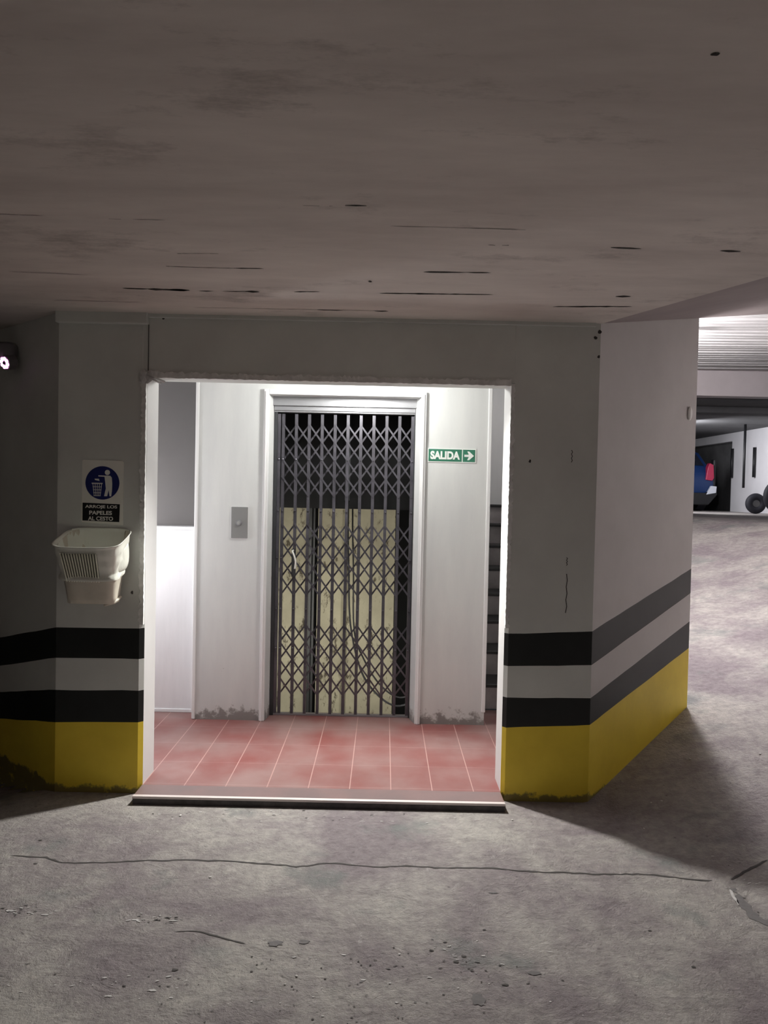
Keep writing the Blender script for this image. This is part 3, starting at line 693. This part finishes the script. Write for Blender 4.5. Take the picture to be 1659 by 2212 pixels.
# loose fold hanging at the right side
ln = obj('bag_liner', bm, M_liner, wb); ln['label'] = 'pale creased plastic bag folded over the bin rim'
bm = bmesh.new()
F = [[(.150,-.06,.30),(.158,-.10,.28),(.140,-.19,.25)],[(.152,-.05,.24),(.156,-.11,.22),(.128,-.185,.20)],[(.150,-.05,.185),(.160,-.10,.17),(.120,-.175,.15)],[(.128,-.04,.155),(.132,-.10,.15),(.10,-.165,.138)]]
G_ = [[bm.verts.new(p) for p in r] for r in F]
for i in range(3):
    for j in range(2): bm.faces.new((G_[i][j], G_[i][j+1], G_[i+1][j+1], G_[i+1][j])).smooth = True
fo = obj('loose_fold', bm, M_liner, ln); md = fo.modifiers.new('s', 'SUBSURF'); md.levels = md.render_levels = 2
md = fo.modifiers.new('t', 'SOLIDIFY'); md.thickness = .003

# security camera
sc_ = empty('security_camera', (-2.0, 4.055, 2.18), 'grey wall security camera with glowing pink infrared ring under the dark left ceiling', 'camera')
bm = bmesh.new()
bmesh.ops.create_cone(bm, cap_ends=True, segments=28, radius1=.05, radius2=.05, depth=.07, matrix=Matrix.Translation((.0, .015, .0)) @ Matrix.Rotation(math.radians(48), 4, 'Z') @ Matrix.Rotation(math.pi/2, 4, 'X'))
obj('base', bm, M_dim, sc_, bevel=.008, smooth=False)
bm = bmesh.new(); loft(bm, [loop(.025, -.065, .058*s_, .05*s_, z_, 0, n=28, p=3) for z_, s_ in ((-.042,.8),(-.03,.97),(0,1),(.03,.97),(.045,.8))]); bmesh.ops.holes_fill(bm, edges=[e for e in bm.edges if e.is_boundary])
obj('housing', bm, M_dim, sc_)
LM = Matrix.Translation((.045, -.105, -.062)) @ Matrix.Rotation(math.radians(-28), 4, 'Z') @ Matrix.Rotation(math.radians(90+18), 4, 'X')
bm = bmesh.new(); bmesh.ops.create_cone(bm, cap_ends=True, segments=32, radius1=.040, radius2=.038, depth=.05, matrix=LM @ Matrix.Translation((0, 0, -.024)))
eye = obj('lens_barrel', bm, M_dim, sc_, bevel=.004)
bm = bmesh.new()
for k in range(8):
    a = 2*math.pi*(k+.5)/8
    bmesh.ops.create_cone(bm, cap_ends=True, segments=12, radius1=.0098, radius2=.009, depth=.006, matrix=LM @ Matrix.Translation((.022*math.cos(a), .022*math.sin(a), .004)))
r_ = obj('infrared_led', bm, mat('ir_glow', (.9, .5, .85), .4, emit=(1, .45, .9), estr=2.2), eye); r_['label'] = 'ring of glowing pink infrared lights'
bm = bmesh.new(); bmesh.ops.create_uvsphere(bm, u_segments=16, v_segments=10, radius=.010, matrix=LM @ Matrix.Translation((0, 0, .002))); obj('lens', bm, mat('lens_glass', (.01, .01, .012), .1), eye)

# small oval plate at the ramp edge of the right pillar
sw = empty('wall_plate', (1.775, 4.52, 1.995), 'small oval pale plate near the far edge of the right pillar', 'plate', rz=math.atan2(.88, .825))
bm = bmesh.new(); bmesh.ops.create_uvsphere(bm, u_segments=20, v_segments=12, radius=1, matrix=Matrix.Translation((0, -.006, 0)) @ Matrix.Diagonal((.026, .010, .040, 1))); obj('cover', bm, mat('plate_white', (.95, .95, .92), .4), sw, smooth=True)
bm = bmesh.new(); bmesh.ops.create_uvsphere(bm, u_segments=10, v_segments=8, radius=.004, matrix=Matrix.Translation((0, -.010, 0))); obj('screw', bm, M_dim, sw, smooth=True)

# ------------------------------------------------------------------ light fixtures (out of view behind walls; some added only to carry fill lights)
def fixture(name, loc, ln_, label, mt):
    t = empty(name, loc, label, 'lamp')
    bm = bmesh.new(); box(bm, -ln_/2, ln_/2, -.05, .05, .03, .07); obj('tray', bm, M_arch, t)
    if mt:
        for x_ in (-ln_*.35, ln_*.35):
            bm = bmesh.new(); tube(bm, [(x_, 0, .07), (x_, 0, mt)], .004, 6); obj('hanger', bm, M_gate_d, t)
    return t
fixture('ceiling_lamp', (-.15, 4.42, 2.18), .3, 'slim white lamp tray on the lobby ceiling in front of the lift', None)
fixture('batten_lamp', (2.08, 5.3, 2.86), .5, 'white batten lamp under the ribbed ceiling above the ramp', .44)
fixture('batten_lamp', (2.9, 8.2, 3.1), .5, 'added white batten lamp higher up the ramp, unseen behind the first', .20)
t = empty('side_fill_lamp', (-2.02, 4.60, 1.25), 'added small round lamp inside the lobby, unseen behind the left pier', 'lamp')
bm = bmesh.new(); bmesh.ops.create_cone(bm, cap_ends=True, segments=24, radius1=.05, radius2=.04, depth=.13, matrix=Matrix.Translation((-.065, 0, 0)) @ Matrix.Rotation(math.pi/2, 4, 'Y')); obj('base', bm, M_arch, t)
fixture('stair_fill_lamp', (1.35, 6.6, 2.83), .3, 'added white lamp tray, unseen on the ceiling over the stairs', None)
fixture('batten_lamp', (5.6, 14.6, 2.895), .5, 'white batten lamp under the upper level ceiling', None)

# ------------------------------------------------------------------ upper level seen past the pillar
bm = bmesh.new()
box(bm, 7.7, 7.85, 9.0, 17.1, 1.0, 3.0); box(bm, 7.7, 7.85, 17.1, 24, 2.78, 3.0); box(bm, 7.7, 7.85, 21.5, 24, 1.0, 3.0)
struct('wall_upper_right', bm, M_far)
bm = bmesh.new(); box(bm, 8.0, 8.1, 17.0, 21.6, 1.0, 3.0); struct('wall_recess', bm, M_dkgrey)
bm = bmesh.new(); box(bm, 4.6, 4.75, -4, 9.0, -.1, 3.5); box(bm, 4.6, 7.85, 9.0, 9.12, .5, 3.5); struct('wall_ramp_right', bm, M_wall_p)
bm = bmesh.new(); box(bm, 1.6, 7.8, 22.5, 22.65, 1, 3.0); struct('wall_far', bm, M_dkgrey)
bm = bmesh.new(); box(bm, 1.68, 1.85, 13, 22.6, 1.0, 3.0); struct('wall_upper_left', bm, M_far)
bm = bmesh.new(); box(bm, -6.0, 4.7, -4.15, -4, -.1, 3.5); struct('wall_rear', bm, M_wall)
bm = bmesh.new(); box(bm, -6.1, -5.95, -4, 7.7, -1.2, 2.6); struct('wall_side_left', bm, M_wall)

for x, y, z0, z1, lb in ((7.66,17.0,1.97,2.61,'short black vertical bar on the far white wall, nearest the blue car'),
                     (7.02,15.05,1.72,2.96,'long black vertical pole hanging from the upper ceiling'),
                     (7.66,15.98,1.96,2.58,'short black vertical bar on the far white wall, right of the long pole')):
    bm = bmesh.new(); r0 = .024 if z1 > 2.9 else .03
    tube(bm, [(0, 0, 0), (0, 0, z1-z0)], r0, 10); o = obj('wall_bar', bm, M_blackp, loc=(x, y, z0)); tag(o, lb, 'bar')

# blue hatchback seen from behind
car = empty('parked_car', (6.28, 16.55, UP), 'blue hatchback parked on the upper level, its right rear corner showing past the pillar', 'car')
M_blue_car = mat('car_blue', (.006, .022, .085), .3, spec=.4); M_glass = mat('car_glass', (.01, .012, .02), .08); M_tail = mat('tail_light_red', (.33, .02, .06), .3)
prof = [(0.02,.30),(0,.62),(.04,.82),(.10,.95),(.42,1.30),(.60,1.33),(1.9,1.36),(2.5,1.20),(2.95,.92),(3.7,.80),(3.85,.62),(3.88,.30)]
bm = bmesh.new(); secs = []
for xx, sc1 in ((-.82,.90),(-.78,.98),(-.6,1),(0,1.01),(.6,1),(.78,.98),(.82,.90)):
    secs.append([bm.verts.new((xx*(1 if z < .95 else (.93 if z < 1.2 else .80)), y*(1 if sc1 > .95 else .97)+(.04 if sc1 < .95 else 0), .30+(z-.30)*sc1)) for y, z in prof])
for a, b in zip(secs[:-1], secs[1:]):
    n = len(a)
    for k in range(n): bm.faces.new((a[k], b[k], b[(k+1) % n], a[(k+1) % n])).smooth = True
bm.faces.new(secs[0]); bm.faces.new(secs[-1][::-1])
obj('body', bm, M_blue_car, car, bevel=.02)
bm = bmesh.new(); xs2 = [(-.62,.99),(.62,.99),(.54,1.24),(-.54,1.24)]
v_ = [bm.verts.new((x, .085+(z-.95)*.93-.012 if True else 0, z)) for x, z in xs2]; v2 = [bm.verts.new((v.co.x, v.co.y+.02, v.co.z)) for v in v_]
bm.faces.new(v_); bm.faces.new(v2[::-1])
for k in range(4): bm.faces.new((v_[k], v2[k], v2[(k+1) % 4], v_[(k+1) % 4]))
obj('rear_window', bm, M_glass, car)
for sg in (-1, 1):
    bm = bmesh.new(); xz_prism(bm, [(sg*.62,.68),(sg*.76,.66),(sg*.80,.72),(sg*.78,1.0),(sg*.70,1.04),(sg*.66,.95)], -.02, .12); obj('tail_light', bm, M_tail, car, bevel=.01)
    bm = bmesh.new(); xz_prism(bm, [(sg*.62,.36),(sg*.83,.40),(sg*.84,.54),(sg*.72,.55)], -.07, .0); rf = obj('bumper_lamp', bm, mat('bumper_lamp_grey', (.5, .52, .58), .3), car, bevel=.008)
    bm = bmesh.new(); box(bm, min(sg*.80, sg*.86), max(sg*.80, sg*.86), .04, .2, .55, 1.12); obj('side_trim', bm, M_blackp, car, bevel=.02)
bm = bmesh.new(); xz_prism(bm, [(-.84,.52),(-.86,.36),(-.68,.14),(.68,.14),(.86,.36),(.84,.52),(.62,.40),(-.62,.40)], -.06, .25); obj('rear_bumper', bm, M_blackp, car, bevel=.02)
bm = bmesh.new(); box(bm, -.26, .26, -.02, .01, .60, .71); obj('number_plate', bm, M_whitep, car)
for sg in (-1, 1):
    for yy in (.62, 3.1):
        bm = bmesh.new(); bmesh.ops.create_cone(bm, cap_ends=True, segments=28, radius1=.29, radius2=.29, depth=.19, matrix=Matrix.Translation((sg*.72, yy, .29)) @ Matrix.Rotation(math.pi/2, 4, 'Y'))
        wh = obj('wheel', bm, M_rubber, car, bevel=.02)
        bm = bmesh.new(); bmesh.ops.create_cone(bm, cap_ends=True, segments=20, radius1=.18, radius2=.17, depth=.02, matrix=Matrix.Translation((sg*.82, yy, .29)) @ Matrix.Rotation(math.pi/2, 4, 'Y')); obj('rim', bm, M_steel, wh)
# two tyres standing on the upper level at the picture's right edge
for x, y, R1, r1, lb in ((7.20,14.9,.13,.07,'small black tyre standing on the upper level floor before the white wall'),
                     (7.29,14.1,.24,.10,'large black tyre at the far right edge beside the small one')):
    bm = bmesh.new(); n, m_ = 36, 12; rg_ = []
    for i in range(n):
        a = 2*math.pi*i/n; rg_.append([bm.verts.new(((R1+r1*math.cos(2*math.pi*j/m_))*math.cos(a), r1*.9*math.sin(2*math.pi*j/m_), (R1+r1*math.cos(2*math.pi*j/m_))*math.sin(a)+R1+r1)) for j in range(m_)])
    for i in range(n):
        for j in range(m_): bm.faces.new((rg_[i][j], rg_[(i+1) % n][j], rg_[(i+1) % n][(j+1) % m_], rg_[i][(j+1) % m_])).smooth = True
    t = empty('tyre', (x, y, UP), lb, 'tyre'); obj('tread', bm, M_rubber, t)
    bm = bmesh.new(); bmesh.ops.create_cone(bm, cap_ends=True, segments=28, radius1=R1-r1*.6, radius2=R1-r1*.6, depth=.06, matrix=Matrix.Translation((0, 0, R1+r1)) @ Matrix.Rotation(math.pi/2, 4, 'X')); obj('hub', bm, M_dkgrey, t)

# loose pale chips on the floor
base = None
M_chip = mat('pale_chip', (.75, .73, .70), .7)
for x, y, r in ((-.90,3.47,.009),(-.64,2.92,.007),(-.24,2.33,.006),(1.30,3.62,.007),(1.35,3.62,.007),(1.20,3.42,.006),(1.62,3.97,.009),(1.95,3.9,.008),(.62,3.50,.006),(-.27,2.29,.005)):
    if base is None:
        bm = bmesh.new(); bmesh.ops.create_icosphere(bm, subdivisions=1, radius=1)
        for v in bm.verts: v.co *= random.uniform(.7, 1.15)
        o = base = obj('stone_chip', bm, M_chip)
        tag(o, 'small pale stone chip lying loose on the grey concrete floor', 'stone chip', 'pale chips scattered on the concrete')
    else:
        o = base.copy(); COL.objects.link(o)
    o.scale = (r, r*.7, r*.5); o.location = (x, y, floor_z(x, y)+r*.35); o.rotation_euler = (0, 0, random.uniform(0, 6))
for o in COL.objects:
    if o.parent is None and 'label' in o and 'group' not in o:
        g_ = {'batten_lamp': 'batten lamps over the ramp and upper level', 'guide_rail': 'guide rails in the lift shaft', 'travelling_cable': 'cables hanging in the lift shaft',
              'wall_bar': 'black bars on the far white wall', 'tyre': 'black tyres standing on the upper level', 'shaft_fill_lamp': 'added lamps inside the lift shaft'}.get(o.name.split('.')[0])
        if g_: o['group'] = g_
